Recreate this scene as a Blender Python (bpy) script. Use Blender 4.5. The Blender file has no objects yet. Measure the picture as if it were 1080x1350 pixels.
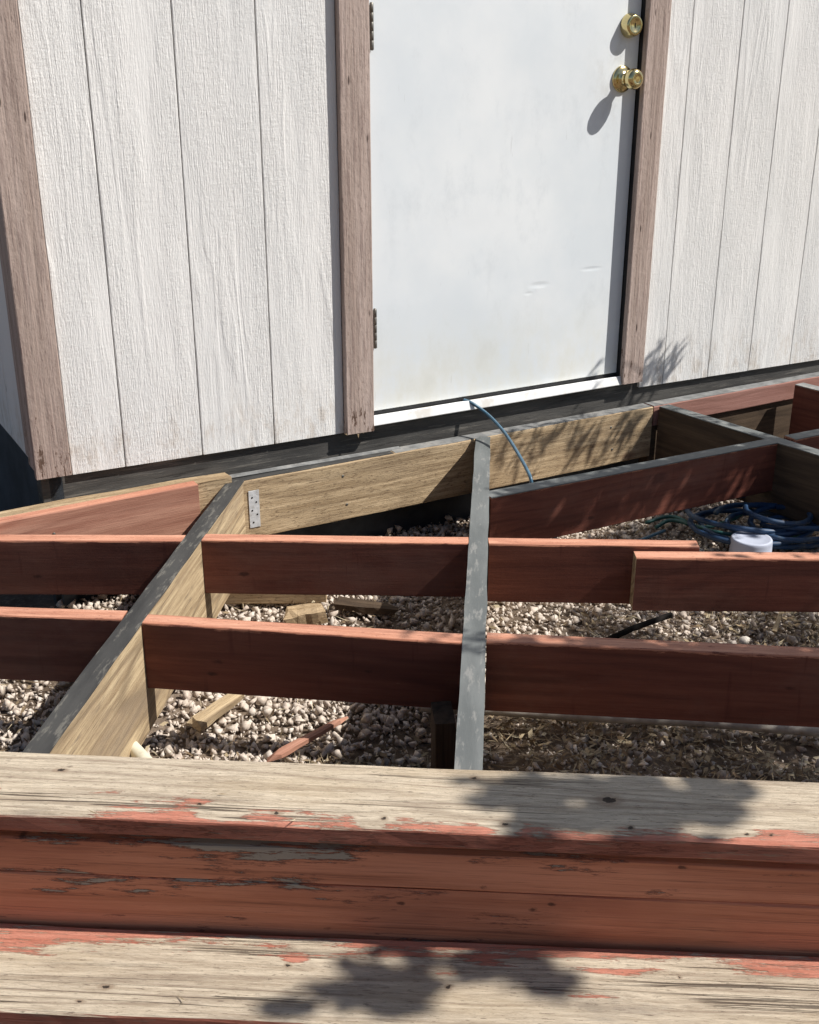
import bpy, math, random
import numpy as np
from mathutils import Vector, Matrix, noise as mnoise

# ------------------------------------------------------------------ camera, light, exposure
S = bpy.context.scene
C = S.collection
R = math.radians
random.seed(11)
RNG = np.random.default_rng(11)

cd = bpy.data.cameras.new('camera')
cam = bpy.data.objects.new('camera', cd); C.objects.link(cam)
cam.location = (0, 0, 0.93)
cam.rotation_euler = (R(90 - 21.30), 0, 0)
cd.sensor_fit = 'VERTICAL'; cd.sensor_height = 36.0; cd.sensor_width = 36.0
cd.lens = 36.0 * 1474.86 / 1350.0
cd.clip_start = 0.05; cd.clip_end = 400
S.camera = cam

SUN = Vector((1.756, -0.135, 1.95)).normalized()
SUN_EL = math.asin(SUN.z); SUN_AZ = math.atan2(SUN.x, SUN.y)
w = bpy.data.worlds.new('World'); S.world = w; w.use_nodes = True
nt = w.node_tree
sky = nt.nodes.new('ShaderNodeTexSky'); sky.sky_type = 'NISHITA'; sky.sun_disc = False
sky.sun_elevation = SUN_EL; sky.sun_rotation = SUN_AZ
sky.dust_density = 1.0
bg = nt.nodes['Background']; bg.inputs['Strength'].default_value = 0.066
nt.links.new(sky.outputs[0], bg.inputs[0])
sl = bpy.data.lights.new('sun', 'SUN'); sl.energy = 5.0; sl.angle = R(0.53); sl.color = (1.0, 0.97, 0.92)
so = bpy.data.objects.new('sun', sl); C.objects.link(so)
so.rotation_euler = (-SUN).to_track_quat('-Z', 'Y').to_euler()
so.location = (4, 0, 5)
vs = S.view_settings
vs.view_transform = 'Standard'; vs.look = 'None'; vs.exposure = 0.38; vs.gamma = 1.0; vs.use_curve_mapping = False

# ------------------------------------------------------------------ helpers
def tag(o, label=None, cat=None, group=None, kind=None):
    if label: o['label'] = label
    if cat: o['category'] = cat
    if group: o['group'] = group
    if kind: o['kind'] = kind
    return o

def empty(name, loc):
    o = bpy.data.objects.new(name, None); C.objects.link(o); o.location = loc
    o.empty_display_size = 0.1
    return o

def root_loc(o):
    p = Vector(o.location)
    return p

def link(name, me, parent=None, M=None, mats=()):
    o = bpy.data.objects.new(name, me); C.objects.link(o)
    for m in mats: me.materials.append(m)
    if M is None: M = Matrix.Identity(4)
    if parent is not None:
        o.parent = parent
        # parents' world matrices are known by construction
        o.matrix_parent_inverse = WM[parent.name].inverted()
    o.matrix_basis = M
    WM[o.name] = M
    return o
WM = {}
def thing(name, loc, label, cat, group=None):
    o = empty(name, loc); WM[o.name] = Matrix.Translation(loc)
    tag(o, label, cat, group); return o

def basis(o, ex, ey):
    """matrix with X along ex, Y along ey (made square to it), Z = X x Y, origin o"""
    ex = Vector(ex).normalized(); ey = Vector(ey); ey = (ey - ex * ey.dot(ex)).normalized()
    ez = ex.cross(ey)
    M = Matrix((ex, ey, ez)).transposed().to_4x4(); M.translation = Vector(o)
    return M

def mesh(name, V, F, smooth=False):
    me = bpy.data.meshes.new(name); me.from_pydata([tuple(v) for v in V], [], [tuple(f) for f in F]); me.update()
    if smooth:
        me.polygons.foreach_set('use_smooth', [True] * len(me.polygons))
    return me

def plank_mesh(name, L, W, H, ch=0.003, step=0.06, wob=0.0012, seed=0, mats_top=False, endwob=0.002, bow=0.0):
    """sawn board: x 0..L, y -W/2..W/2, z -H..0, eased edges, slightly uneven along its length"""
    y0, y1, z0, z1 = -W/2, W/2, -H, 0.0
    c = ch
    prof = [(y0+c, z1), (y1-c, z1), (y1-.3*c, z1-.3*c), (y1, z1-c), (y1, z0+c), (y1-.3*c, z0+.3*c), (y1-c, z0), (y0+c, z0),
            (y0+.3*c, z0+.3*c), (y0, z0+c), (y0, z1-c), (y0+.3*c, z1-.3*c)]
    n = max(2, int(L/step) + 1)
    V = []; F = []
    for i in range(n + 1):
        x = L * i / n
        for k, (y, z) in enumerate(prof):
            q = Vector((x*7 + seed*3.1, k*1.7 + seed, y*30))
            dy = mnoise.noise(q) * wob; dz = mnoise.noise(q + Vector((40, 3, 1))) * wob
            dx = 0
            if i in (0, n): dx = mnoise.noise(q*2 + Vector((5, 9, 1))) * endwob
            V.append((x + dx, y + dy, z + dz + bow*math.sin(math.pi*i/n)))
    P = len(prof); mi = []
    for i in range(n):
        for k in range(P):
            a = i*P + k; b = i*P + (k+1) % P
            F.append((a, b, b+P, a+P)); mi.append(1 if (mats_top and k == 0) else 0)
    F.append(tuple(range(P-1, -1, -1))); F.append(tuple(n*P + k for k in range(P))); mi += [0, 0]
    # winding outward
    F = [tuple(reversed(f)) for f in F]
    me = mesh(name, V, F); me.polygons.foreach_set('material_index', mi)
    return me

_seed = [0]
def plank(name, parent, p0, p1, W, H, mat, side=None, label=None, **kw):
    """board from p0 to p1 (middle of its top face at both ends); side = direction of its thickness"""
    p0 = Vector(p0); p1 = Vector(p1); ex = p1 - p0; L = ex.length
    ey = Vector(side) if side is not None else Vector((0, 0, 1)).cross(ex)
    _seed[0] += 1
    kw.setdefault('seed', _seed[0])
    mats = mat if isinstance(mat, (list, tuple)) else (mat,)
    me = plank_mesh(name, L, W, H, mats_top=len(mats) > 1, **kw)
    o = link(name, me, parent, basis(p0, ex, ey), mats)
    if label: o['label'] = label
    return o

def box_mesh(name, x0, x1, y0, y1, z0, z1, ch=0.0015):
    c = ch
    V = []; F = []
    import bmesh
    bm = bmesh.new()
    vs = [bm.verts.new((x, y, z)) for x in (x0, x1) for y in (y0, y1) for z in (z0, z1)]
    for f in ((0,1,3,2), (4,6,7,5), (0,4,5,1), (2,3,7,6), (0,2,6,4), (1,5,7,3)): bm.faces.new([vs[i] for i in f])
    bmesh.ops.recalc_face_normals(bm, faces=bm.faces[:])
    if ch > 0: bmesh.ops.bevel(bm, geom=bm.edges[:], offset=ch, segments=2, affect='EDGES', profile=.5)
    me = bpy.data.meshes.new(name); bm.to_mesh(me); bm.free()
    return me

def tube_mesh(name, pts, r, sides=8, cap=True):
    """round tube through pts; r a number or one radius per point"""
    pts = [Vector(p) for p in pts]; n = len(pts)
    rr = [r]*n if isinstance(r, (int, float)) else r
    V = []; F = []
    up = None
    for i, p in enumerate(pts):
        t = (pts[min(i+1, n-1)] - pts[max(i-1, 0)]).normalized()
        if up is None:
            up = t.orthogonal().normalized()
        up = (up - t*up.dot(t)).normalized(); sd = t.cross(up)
        for k in range(sides):
            a = 2*math.pi*k/sides
            V.append(p + (up*math.cos(a) + sd*math.sin(a))*rr[i])
    for i in range(n-1):
        for k in range(sides):
            a = i*sides + k; b = i*sides + (k+1) % sides
            F.append((a, b, b+sides, a+sides))
    if cap:
        F.append(tuple(range(sides-1, -1, -1))); F.append(tuple((n-1)*sides + k for k in range(sides)))
    return mesh(name, V, F, True)

def spline(ctrl, n=12):
    """Catmull-Rom through ctrl"""
    P = [Vector(p) for p in ctrl]; P = [P[0]*2 - P[1]] + P + [P[-1]*2 - P[-2]]
    out = []
    for i in range(1, len(P)-2):
        a, b, c, d = P[i-1:i+3]
        for j in range(n):
            t = j/n
            out.append(.5*((2*b) + (c-a)*t + (2*a-5*b+4*c-d)*t*t + (3*b-a-3*c+d)*t**3))
    out.append(P[-2]); return out

def lathe_mesh(name, prof, sides=40):
    """profile (radius, height) turned about Z"""
    V = []; F = []
    for r, z in prof:
        for k in range(sides):
            a = 2*math.pi*k/sides; V.append((r*math.cos(a), r*math.sin(a), z))
    for i in range(len(prof)-1):
        for k in range(sides):
            a = i*sides + k; b = i*sides + (k+1) % sides
            F.append((a, b, b+sides, a+sides))
    F.append(tuple((len(prof)-1)*sides + k for k in range(sides)))
    F.append(tuple(range(sides-1, -1, -1)))
    return mesh(name, V, F, True)

# ------------------------------------------------------------------ materials
class N:
    """small node-graph builder"""
    def __init__(s, name, rough=.6, spec=.3, metallic=0.0):
        s.m = bpy.data.materials.new(name); s.m.use_nodes = True
        s.t = s.m.node_tree; s.b = s.t.nodes['Principled BSDF']
        s.b.inputs['Roughness'].default_value = rough
        s.b.inputs['Specular IOR Level'].default_value = spec
        s.b.inputs['Metallic'].default_value = metallic
        s.tc = s.t.nodes.new('ShaderNodeTexCoord')
        s.oi = s.t.nodes.new('ShaderNodeObjectInfo')
    def n(s, typ, **kw):
        x = s.t.nodes.new('ShaderNode' + typ)
        for k, v in kw.items(): setattr(x, k, v)
        return x
    def put(s, node, sock, v):
        if v is None: return
        if hasattr(v, 'is_output') or isinstance(v, bpy.types.NodeSocket): s.t.links.new(v, node.inputs[sock])
        else: node.inputs[sock].default_value = v
    def coord(s, scale=(1, 1, 1), rand=True, space='Object'):
        """object coordinates, shifted per object so that no two boards share a grain"""
        o = s.tc.outputs[space]
        if rand:
            ml = s.n('VectorMath', operation='MULTIPLY'); cb = s.n('CombineXYZ')
            s.t.links.new(s.oi.outputs['Random'], cb.inputs[0]); s.t.links.new(s.oi.outputs['Random'], cb.inputs[1]); s.t.links.new(s.oi.outputs['Random'], cb.inputs[2])
            s.t.links.new(cb.outputs[0], ml.inputs[0]); ml.inputs[1].default_value = (37.0, 23.0, 51.0)
            ad = s.n('VectorMath', operation='ADD'); s.t.links.new(o, ad.inputs[0]); s.t.links.new(ml.outputs[0], ad.inputs[1]); o = ad.outputs[0]
        m2 = s.n('VectorMath', operation='MULTIPLY'); s.t.links.new(o, m2.inputs[0]); m2.inputs[1].default_value = scale
        return m2.outputs[0]
    def noise(s, co, scale=1, detail=4, rough=.6, dist=0):
        x = s.n('TexNoise'); s.put(x, 'Vector', co); x.inputs['Scale'].default_value = scale
        x.inputs['Detail'].default_value = detail; x.inputs['Roughness'].default_value = rough; x.inputs['Distortion'].default_value = dist
        return x.outputs['Fac']
    def voro(s, co, scale=1, feature='F1', out='Distance', rand=1):
        x = s.n('TexVoronoi', feature=feature); s.put(x, 'Vector', co); x.inputs['Scale'].default_value = scale; x.inputs['Randomness'].default_value = rand
        return x.outputs[out]
    def math(s, op, a, b=None, c=None, clamp=False):
        x = s.n('Math', operation=op, use_clamp=clamp); s.put(x, 0, a); s.put(x, 1, b)
        if c is not None: s.put(x, 2, c)
        return x.outputs[0]
    def map(s, v, a, b, c=0.0, d=1.0, smooth=True):
        x = s.n('MapRange', interpolation_type='SMOOTHSTEP' if smooth else 'LINEAR'); s.put(x, 0, v)
        x.inputs[1].default_value = a; x.inputs[2].default_value = b; x.inputs[3].default_value = c; x.inputs[4].default_value = d
        return x.outputs[0]
    def mix(s, f, a, b, blend='MIX'):
        x = s.n('Mix', data_type='RGBA', blend_type=blend)
        s.put(x, 0, f)
        for i, v in ((6, a), (7, b)):
            if isinstance(v, tuple): v = v if len(v) == 4 else (*v, 1)
            s.put(x, i, v)
        return x.outputs[2]
    def ramp(s, f, stops):
        x = s.n('ValToRGB'); s.put(x, 0, f); e = x.color_ramp.elements
        while len(e) < len(stops): e.new(.5)
        for el, (p, c) in zip(e, stops): el.position = p; el.color = (*c, 1)
        return x.outputs[0]
    def sep(s, v):
        x = s.n('SeparateXYZ'); s.put(x, 0, v); return x.outputs
    def bump(s, h, strength=.5, dist=.002, normal=None):
        x = s.n('Bump'); s.put(x, 'Height', h); x.inputs['Strength'].default_value = strength; x.inputs['Distance'].default_value = dist
        if normal is not None: s.put(x, 'Normal', normal)
        return x.outputs[0]
    def out(s, color=None, normal=None, rough=None):
        if color is not None: s.put(s.b, 'Base Color', (*color, 1) if isinstance(color, tuple) and len(color) == 3 else color)
        if normal is not None: s.put(s.b, 'Normal', normal)
        if rough is not None: s.put(s.b, 'Roughness', rough)
        return s.m

def rings(g, along=.9, across=7.0, count=9, lines=.5):
    """growth rings of a flat-sawn board: contour lines of a stretched noise"""
    v = g.noise(g.coord((along, across, across)), 1, 2, .45, .25)
    r = g.math('PINGPONG', g.math('MULTIPLY', v, count), .5)
    return g.math('MULTIPLY', r, 2.0)          # 0..1

def knots(g, sx=2.6, sy=5.5, size=.045):
    """sparse round knots: mask 0..1"""
    co = g.coord((sx, .01, sy))
    d = g.voro(co, 1, 'F1', 'Distance'); k = g.map(d, size, size*2.6, 1, 0)
    return k

def wood(name, dark, light, streak, knotc=None, rough=.75, ringamt=.5, streakamt=.6, bump=.5, blotch=.35, blotchc=None, spec=.2, ring_count=9, fibre=1.0):
    g = N(name, rough, spec)
    rg = rings(g, count=ring_count)
    fine = g.noise(g.coord((18, 480, 480)), 1, 4, .75)
    mid = g.noise(g.coord((3.2, 85, 85)), 1, 8, .78)
    big = g.noise(g.coord((1.6, 7, 7)), 1, 5, .65)
    col = g.mix(g.map(mid, .34, .66), dark, light)
    col = g.mix(g.math('MULTIPLY', g.map(rg, .55, 1.0), ringamt), col, streak)
    col = g.mix(g.math('MULTIPLY', g.map(fine, .52, .75), streakamt), col, streak)
    bc = blotchc or dark
    col = g.mix(g.math('MULTIPLY', g.map(big, .48, .72), blotch), col, bc)
    if knotc:
        k = knots(g); halo = g.map(g.voro(g.coord((1.3, .01, 5.5)), 1), .05, .34, 1, 0); col = g.mix(g.math('MULTIPLY', halo, .35), col, streak); col = g.mix(g.math('MULTIPLY', k, .8), col, knotc)
    h = g.math('ADD', g.math('MULTIPLY', fine, .7*fibre), g.math('ADD', g.math('MULTIPLY', mid, .8), g.math('MULTIPLY', rg, -.25)))
    nrm = g.bump(h, bump, .002)
    return g, col, nrm

# --- sawn weathered tan (ledger, joists)
g, c_, n_ = wood('weathered_tan_wood', (.315, .22, .125), (.58, .44, .275), (.12, .075, .042), (.17, .10, .065), ringamt=.3, streakamt=.75, bump=1.0, blotch=.5, blotchc=(.25, .175, .11), ring_count=11)
sawm = g.noise(g.coord((70, 300, 300)), 1, 4, .75)         # saw tooth marks
c_ = g.mix(g.math('MULTIPLY', g.map(sawm, .53, .66), .8), c_, (.13, .085, .05))
TAN = g.out(c_, n_)
g, c_, n_ = wood('joist_wood', (.29, .205, .118), (.53, .41, .255), (.10, .068, .044), (.10, .06, .035), ringamt=.5, streakamt=.9, bump=.9, blotch=.75, blotchc=(.22, .165, .115), ring_count=12)
dk = g.map(g.noise(g.coord((5, 55, 55)), 1, 6, .75), .56, .66)
c_ = g.mix(g.math('MULTIPLY', dk, .65), c_, (.15, .115, .085))
JOIST = g.out(c_, n_)
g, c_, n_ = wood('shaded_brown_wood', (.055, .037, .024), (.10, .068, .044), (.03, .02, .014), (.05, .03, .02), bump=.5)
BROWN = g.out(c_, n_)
# --- red stained lumber, face and paler top edge: bleached, with sunlight put into its colour
g, c_, n_ = wood('red_stained_wood', (.116, .037, .025), (.170, .058, .038), (.062, .019, .015), (.055, .014, .011), rough=.6, ringamt=.35, streakamt=.35, bump=.4, blotch=.4, blotchc=(.11, .026, .019))
x_, y_, z_ = g.sep(g.coord((1, 1, 1), rand=False))
ew = g.math('ADD', g.map(z_, -.010, -.001, 0, .30, False), g.noise(g.coord((14, 150, 150)), 1, 7, .8))
c_ = g.mix(g.map(ew, .70, .76), c_, (.42, .175, .105))
sc = g.noise(g.coord((16, 140, 140)), 1, 8, .82); c_ = g.mix(g.math('MULTIPLY', g.map(sc, .655, .69), .8), c_, (.33, .20, .14))
du = g.noise(g.coord((2.2, 4, 4)), 1, 6, .7); c_ = g.mix(g.math('MULTIPLY', g.map(du, .48, .72), .45), c_, (.20, .105, .078))
hb = g.noise(g.coord((.9, 16, 16)), 1, 3, .6); c_ = g.mix(g.math('MULTIPLY', g.map(hb, .50, .60), .45), c_, (.062, .021, .016))
k2 = g.map(g.math('ADD', g.voro(g.coord((6, .01, 14)), 1), g.math('MULTIPLY', g.noise(g.coord((60, 90, 90)), 1, 3), .10)), .09, .15, 1, 0); c_ = g.mix(g.math('MULTIPLY', k2, .75), c_, (.03, .011, .009))
dr = g.noise(g.coord((55, .01, 5)), 1, 4, .6); c_ = g.mix(g.math('MULTIPLY', g.map(dr, .60, .72), .45), c_, (.07, .02, .016))
RED = g.out(c_, n_)
g, c_, n_ = wood('red_stained_wood_bleached_sunlit', (.47, .205, .128), (.64, .335, .225), (.25, .085, .055), None, rough=.75, ringamt=.3, streakamt=.75, bump=.9, blotch=.45, blotchc=(.36, .125, .08))
c_ = g.mix(g.math('MULTIPLY', g.map(g.noise(g.coord((40, 130, 130)), 1, 6, .8), .56, .66), .65), c_, (.20, .075, .05))
REDTOP = g.out(c_, n_)
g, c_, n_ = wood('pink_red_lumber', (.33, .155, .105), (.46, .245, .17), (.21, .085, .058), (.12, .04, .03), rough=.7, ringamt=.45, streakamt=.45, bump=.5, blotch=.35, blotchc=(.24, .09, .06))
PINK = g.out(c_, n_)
g, c_, n_ = wood('dusty_red_lumber', (.25, .12, .095), (.34, .18, .145), (.17, .08, .06), (.10, .05, .04), rough=.8, ringamt=.35, streakamt=.4, bump=.5)
DUSTY = g.out(c_, n_)

# --- weathered deck board with remains of red paint
def painted_board(name, bias_side, amount, seed_off, knotlist=(), patches=(), side_paint=True):
    """bias_side: +1 = paint survives towards +y, -1 towards -y"""
    g = N(name, .8, .2)
    co = g.coord((1, 1, 1), rand=False)
    x, y, z = g.sep(co)
    mid = g.noise(g.coord((8, 130, 130)), 1, 9, .82); fine = g.noise(g.coord((26, 620, 620)), 1, 4, .75); speck = g.noise(g.coord((55, 330, 330)), 1, 5, .75)
    big = g.noise(g.coord((2.2, 9, 9)), 1, 4, .6)
    rg = rings(g, .55, 9, 11)
    col = g.mix(g.map(mid, .3, .7), (.38, .295, .21), (.76, .645, .49))
    col = g.mix(g.math('MULTIPLY', g.map(rg, .62, 1), .5), col, (.26, .19, .135))
    col = g.mix(g.math('MULTIPLY', g.map(fine, .55, .74), .55), col, (.22, .16, .115))
    col = g.mix(g.math('MULTIPLY', g.map(big, .5, .7), .30), col, (.55, .42, .26))
    col = g.mix(g.math('MULTIPLY', g.map(g.noise(g.coord((5, 16, 16)), 1, 5, .7), .58, .72), .45), col, (.30, .25, .20))
    col = g.mix(g.math('MULTIPLY', g.map(speck, .56, .66), .75), col, (.15, .11, .08))
    col = g.mix(g.math('MULTIPLY', g.map(speck, .42, .30), .5), col, (.70, .61, .50))
    # checks: long dark cracks
    ck = g.noise(g.coord((.9, 60, 60)), 1, 2, .5)
    crack = g.map(g.math('ABSOLUTE', g.math('SUBTRACT', ck, .5)), .006, .014, 1, 0)
    crack = g.math('MULTIPLY', crack, g.map(g.noise(g.coord((2.0, 12, 12)), 1, 2), .5, .6))
    col = g.mix(g.math('MULTIPLY', crack, .8), col, (.08, .055, .04))
    # paint
    pn = g.noise(g.coord((7, 70, 70)), 1, 9, .80, .2); pb = g.noise(g.coord((1.4, 7, 7)), 1, 3, .5)
    grad = g.math('MULTIPLY', y, bias_side*amount[0])
    v = g.math('ADD', g.math('ADD', g.math('MULTIPLY', pn, 1.6), g.math('MULTIPLY', pb, .95)), g.math('ADD', grad, amount[1]))
    for qx, qy, ra, rb, am in patches:
        da = g.math('DIVIDE', g.math('SUBTRACT', x, qx), ra); db = g.math('DIVIDE', g.math('SUBTRACT', y, qy), rb)
        v = g.math('ADD', v, g.map(g.math('SQRT', g.math('ADD', g.math('MULTIPLY', da, da), g.math('MULTIPLY', db, db))), 0, 1, am, 0))
    pm = g.math('MULTIPLY', g.map(v, 1.0, 1.04), g.map(g.noise(g.coord((22, 300, 300)), 1, 5, .8), .36, .44))
    red = g.mix(g.map(mid, .3, .7), (.47, .165, .105), (.66, .29, .205))
    # vertical faces keep their paint
    geo = g.n('NewGeometry'); nz = g.sep(geo.outputs['Normal'])[2]
    vert = g.map(g.math('ABSOLUTE', nz), .35, .8, 1, 0)
    redv = g.mix(g.map(mid, .3, .7), (.27, .085, .055), (.42, .155, .105))
    wear = g.map(g.noise(g.coord((9, 120, 120)), 1, 8, .8), .55, .61)
    redv = g.mix(g.math('MULTIPLY', wear, .8), redv, (.30, .20, .14))
    col = g.mix(pm, col, red)
    if side_paint: col = g.mix(vert, col, redv)
    # knots and screw holes at their own places on the board
    wob = g.math('MULTIPLY', g.math('SUBTRACT', g.noise(g.coord((150, 190, 190)), 1, 4, .7), .5), .013)
    for kx, ky, rx, ry in knotlist:
        dx = g.math('DIVIDE', g.math('ADD', g.math('SUBTRACT', x, kx), wob), rx); dy = g.math('DIVIDE', g.math('ADD', g.math('SUBTRACT', y, ky), g.math('MULTIPLY', wob, .6)), ry)
        d = g.math('SQRT', g.math('ADD', g.math('MULTIPLY', dx, dx), g.math('MULTIPLY', dy, dy)))
        col = g.mix(g.map(d, 1.0, 2.6, .55, 0), col, (.26, .17, .11))
        col = g.mix(g.map(d, .7, 1.0, .93, 0), col, (.035, .025, .02))
    h = g.math('ADD', g.math('ADD', g.math('MULTIPLY', fine, .6), g.math('MULTIPLY', mid, 1.0)), g.math('ADD', g.math('MULTIPLY', pm, .35), g.math('MULTIPLY', crack, -1.2)))
    return g.out(col, g.bump(h, 1.0, .0032))

# --- fascia: old red paint, chipped down to grey wood
def fascia_mat(name, chipbias):
    g = N(name, .55, .3)
    x, y, z = g.sep(g.coord((1, 1, 1), rand=False))
    mid = g.noise(g.coord((1.2, 40, 40)), 1, 7, .72); fine = g.noise(g.coord((5, 420, 420)), 1, 4, .7)
    big = g.noise(g.coord((2.2, 7, 7)), 1, 4, .6)
    col = g.mix(g.map(mid, .3, .7), (.44, .150, .078), (.63, .25, .145))
    col = g.mix(g.math('MULTIPLY', g.map(big, .47, .68), .7), col, (.34, .105, .06))
    col = g.mix(g.math('MULTIPLY', g.map(fine, .54, .68), .5), col, (.17, .06, .038))
    st = g.noise(g.coord((1.6, 90, 90)), 1, 6, .75); col = g.mix(g.math('MULTIPLY', g.map(st, .54, .64), .55), col, (.15, .05, .032))
    chip = g.noise(g.coord((11, 85, 85)), 1, 8, .78, .2); cb = g.noise(g.coord((3.0, 10, 14)), 1, 3)
    v = g.math('ADD', g.math('MULTIPLY', chip, .8), g.math('MULTIPLY', cb, .7))
    v = g.math('ADD', v, chipbias)
    v = g.math('ADD', v, g.map(x, .75, 1.35, .035, -.05, False))
    edge = g.map(v, .895, .94); core = g.map(v, .955, .965)
    col = g.mix(g.math('MULTIPLY', edge, .75), col, (.13, .042, .03))
    col = g.mix(core, col, g.mix(fine, (.24, .19, .15), (.40, .34, .28)))
    k = g.map(g.math('ADD', g.voro(g.coord((13, .01, 24)), 1), g.math('MULTIPLY', g.noise(g.coord((120, 160, 160)), 1, 3), .14)), .10, .17, 1, 0)
    col = g.mix(g.math('MULTIPLY', k, .8), col, (.06, .02, .014))
    h = g.math('ADD', g.math('MULTIPLY', mid, .8), g.math('ADD', g.math('MULTIPLY', fine, .3), g.math('MULTIPLY', core, -.6)))
    return g.out(col, g.bump(h, .8, .0025))
FASCIA_T = fascia_mat('chipped_red_paint', .098); FASCIA_B = fascia_mat('old_red_paint', .062)

# --- joist tape
def tape_mat(name, a, b, rough, dirt):
    g = N(name, rough, .15)
    n1 = g.noise(g.coord((4, 20, 20)), 1, 5, .65); n2 = g.noise(g.coord((14, 60, 60)), 1, 4, .7)
    col = g.mix(g.map(n1, .35, .65), a, b)
    col = g.mix(g.math('MULTIPLY', g.map(n2, .54, .66), .75), col, dirt)
    wr = g.noise(g.coord((30, 9, 9)), 1, 5, .7, .6); n2 = g.math('ADD', n2, g.math('MULTIPLY', wr, .9))
    return g.out(col, g.bump(g.math('ADD', n1, g.math('MULTIPLY', n2, .4)), .35, .003), g.map(n1, .4, .7, rough - .08, rough + .12))
TAPE = tape_mat('grey_joist_tape', (.110, .117, .115), (.155, .162, .158), .62, (.24, .235, .22))
TAPE_D = tape_mat('dark_joist_tape', (.038, .037, .036), (.062, .060, .057), .8, (.155, .145, .125))

# --- embossed siding panel, off-white paint
g = N('white_siding_paint', .62, .25)
rg = rings(g, 1.0, 7.5, 13)
rgm = g.map(g.noise(g.coord((1.3, 7, 7)), 1, 2), .50, .64)
fib = g.noise(g.coord((17, 290, 290)), 1, 4, .7); stip = g.noise(g.coord((65, 270, 270)), 1, 4, .72)
saw = g.noise(g.coord((190, 45, 45)), 1, 2, .6)
mid = g.noise(g.coord((2.2, 32, 32)), 1, 5, .65)
calm = g.map(g.noise(g.coord((1.6, 9, 9)), 1, 3), .35, .62, .45, 1.1)
h = g.math('ADD', g.math('MULTIPLY', fib, 1.05), g.math('ADD', g.math('MULTIPLY', stip, .60), g.math('MULTIPLY', saw, .22)))
h = g.math('MULTIPLY', h, calm)
h = g.math('ADD', h, g.math('ADD', g.math('MULTIPLY', mid, .14), g.math('MULTIPLY', g.math('MULTIPLY', g.map(rg, .45, .85), rgm), .30)))
big = g.noise(g.coord((1.1, 5, 5)), 1, 4, .6)
col = g.mix(g.map(big, .35, .7), (.79, .772, .745), (.72, .71, .69))
low = g.noise(g.coord((12, 70, 70)), 1, 6, .75)
col = g.mix(g.math('MULTIPLY', g.map(low, .60, .72), .40), col, (.46, .41, .36))
px = g.sep(g.coord((1, 1, 1), rand=False))[0]
splash = g.math('MULTIPLY', g.map(px, .0, .20, 1, 0), g.map(g.noise(g.coord((14, 30, 30)), 1, 6, .75), .45, .7))
col = g.mix(g.math('MULTIPLY', splash, .55), col, (.42, .33, .24))
nl = g.map(g.voro(g.coord((2.4, 9, .01)), 1), .012, .028, 1, 0)
col = g.mix(g.math('MULTIPLY', nl, .7), col, (.22, .16, .12))
SIDING = g.out(col, g.bump(h, .85, .0034))

# --- brown trim paint on rough sawn board
g = N('brown_trim_paint', .72, .22)
fib = g.noise(g.coord((7, 130, 130)), 1, 4, .65); rr_ = g.noise(g.coord((60, 110, 110)), 1, 3, .65); rg = rings(g, .6, 8, 8)
mid = g.noise(g.coord((1.4, 26, 26)), 1, 5)
col = g.mix(g.map(mid, .3, .7), (.335, .257, .218), (.468, .369, .322))
col = g.mix(g.math('MULTIPLY', g.map(fib, .50, .66), .6), col, (.215, .155, .135))
spk = g.noise(g.coord((60, 260, 260)), 1, 4, .75); col = g.mix(g.math('MULTIPLY', g.map(spk, .55, .68), .6), col, (.15, .105, .09))
nh = g.map(g.voro(g.coord((4.5, 22, .01)), 1), .035, .075, 1, 0); col = g.mix(g.math('MULTIPLY', nh, .9), col, (.05, .03, .025))
k = g.map(g.voro(g.coord((7, 30, .01)), 1), .045, .10, 1, 0)
col = g.mix(g.math('MULTIPLY', k, .85), col, (.05, .03, .025))
px = g.sep(g.coord((1, 1, 1), rand=False))[0]
ch = g.math('ADD', g.noise(g.coord((18, 60, 60)), 1, 6, .75), g.map(px, 0, .22, .14, 0))
col = g.mix(g.map(ch, .69, .72), col, (.12, .075, .055))
h = g.math('ADD', g.math('MULTIPLY', fib, .9), g.math('ADD', g.math('MULTIPLY', rr_, .5), g.math('MULTIPLY', rg, .3)))
TRIM = g.out(col, g.bump(h, .9, .0032))

# --- door skin: painted steel, scuffs and a few dents
g = N('white_door_paint', .38, .45)
n1 = g.noise(g.coord((2.2, 2.2, 2.2)), 1, 5, .6); n2 = g.noise(g.coord((9, 5, 5), False), 1, 6, .7)
col = g.mix(g.map(n1, .35, .7), (.70, .74, .765), (.80, .82, .825))
col = g.mix(g.math('MULTIPLY', g.map(n2, .50, .74), .42), col, (.55, .585, .61))
x, y, z = g.sep(g.coord((1, 1, 1), rand=False))
kx = g.math('DIVIDE', g.math('SUBTRACT', x, .76), .13); kz = g.math('DIVIDE', g.math('SUBTRACT', z, .83), .26)
kd = g.map(g.math('SQRT', g.math('ADD', g.math('MULTIPLY', kx, kx), g.math('MULTIPLY', kz, kz))), .1, 1, 1, 0)
col = g.mix(g.math('MULTIPLY', g.math('MULTIPLY', kd, g.map(g.noise(g.coord((16, 16, 9), False), 1, 6, .7), .45, .65)), .35), col, (.50, .49, .46))
scr = g.noise(g.coord((90, 90, 7), False), 1, 3, .6); col = g.mix(g.math('MULTIPLY', g.map(scr, .69, .73), .35), col, (.45, .45, .44))
low = g.math('MULTIPLY', g.map(z, 0.0, .30, 1, 0), g.map(n2, .3, .65))
col = g.mix(g.math('MULTIPLY', low, .45), col, (.70, .66, .52))
dn = g.n('VectorMath', operation='MULTIPLY'); g.t.links.new(g.tc.outputs['Object'], dn.inputs[0]); dn.inputs[1].default_value = (11, 0, 26)
dent = None
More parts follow.
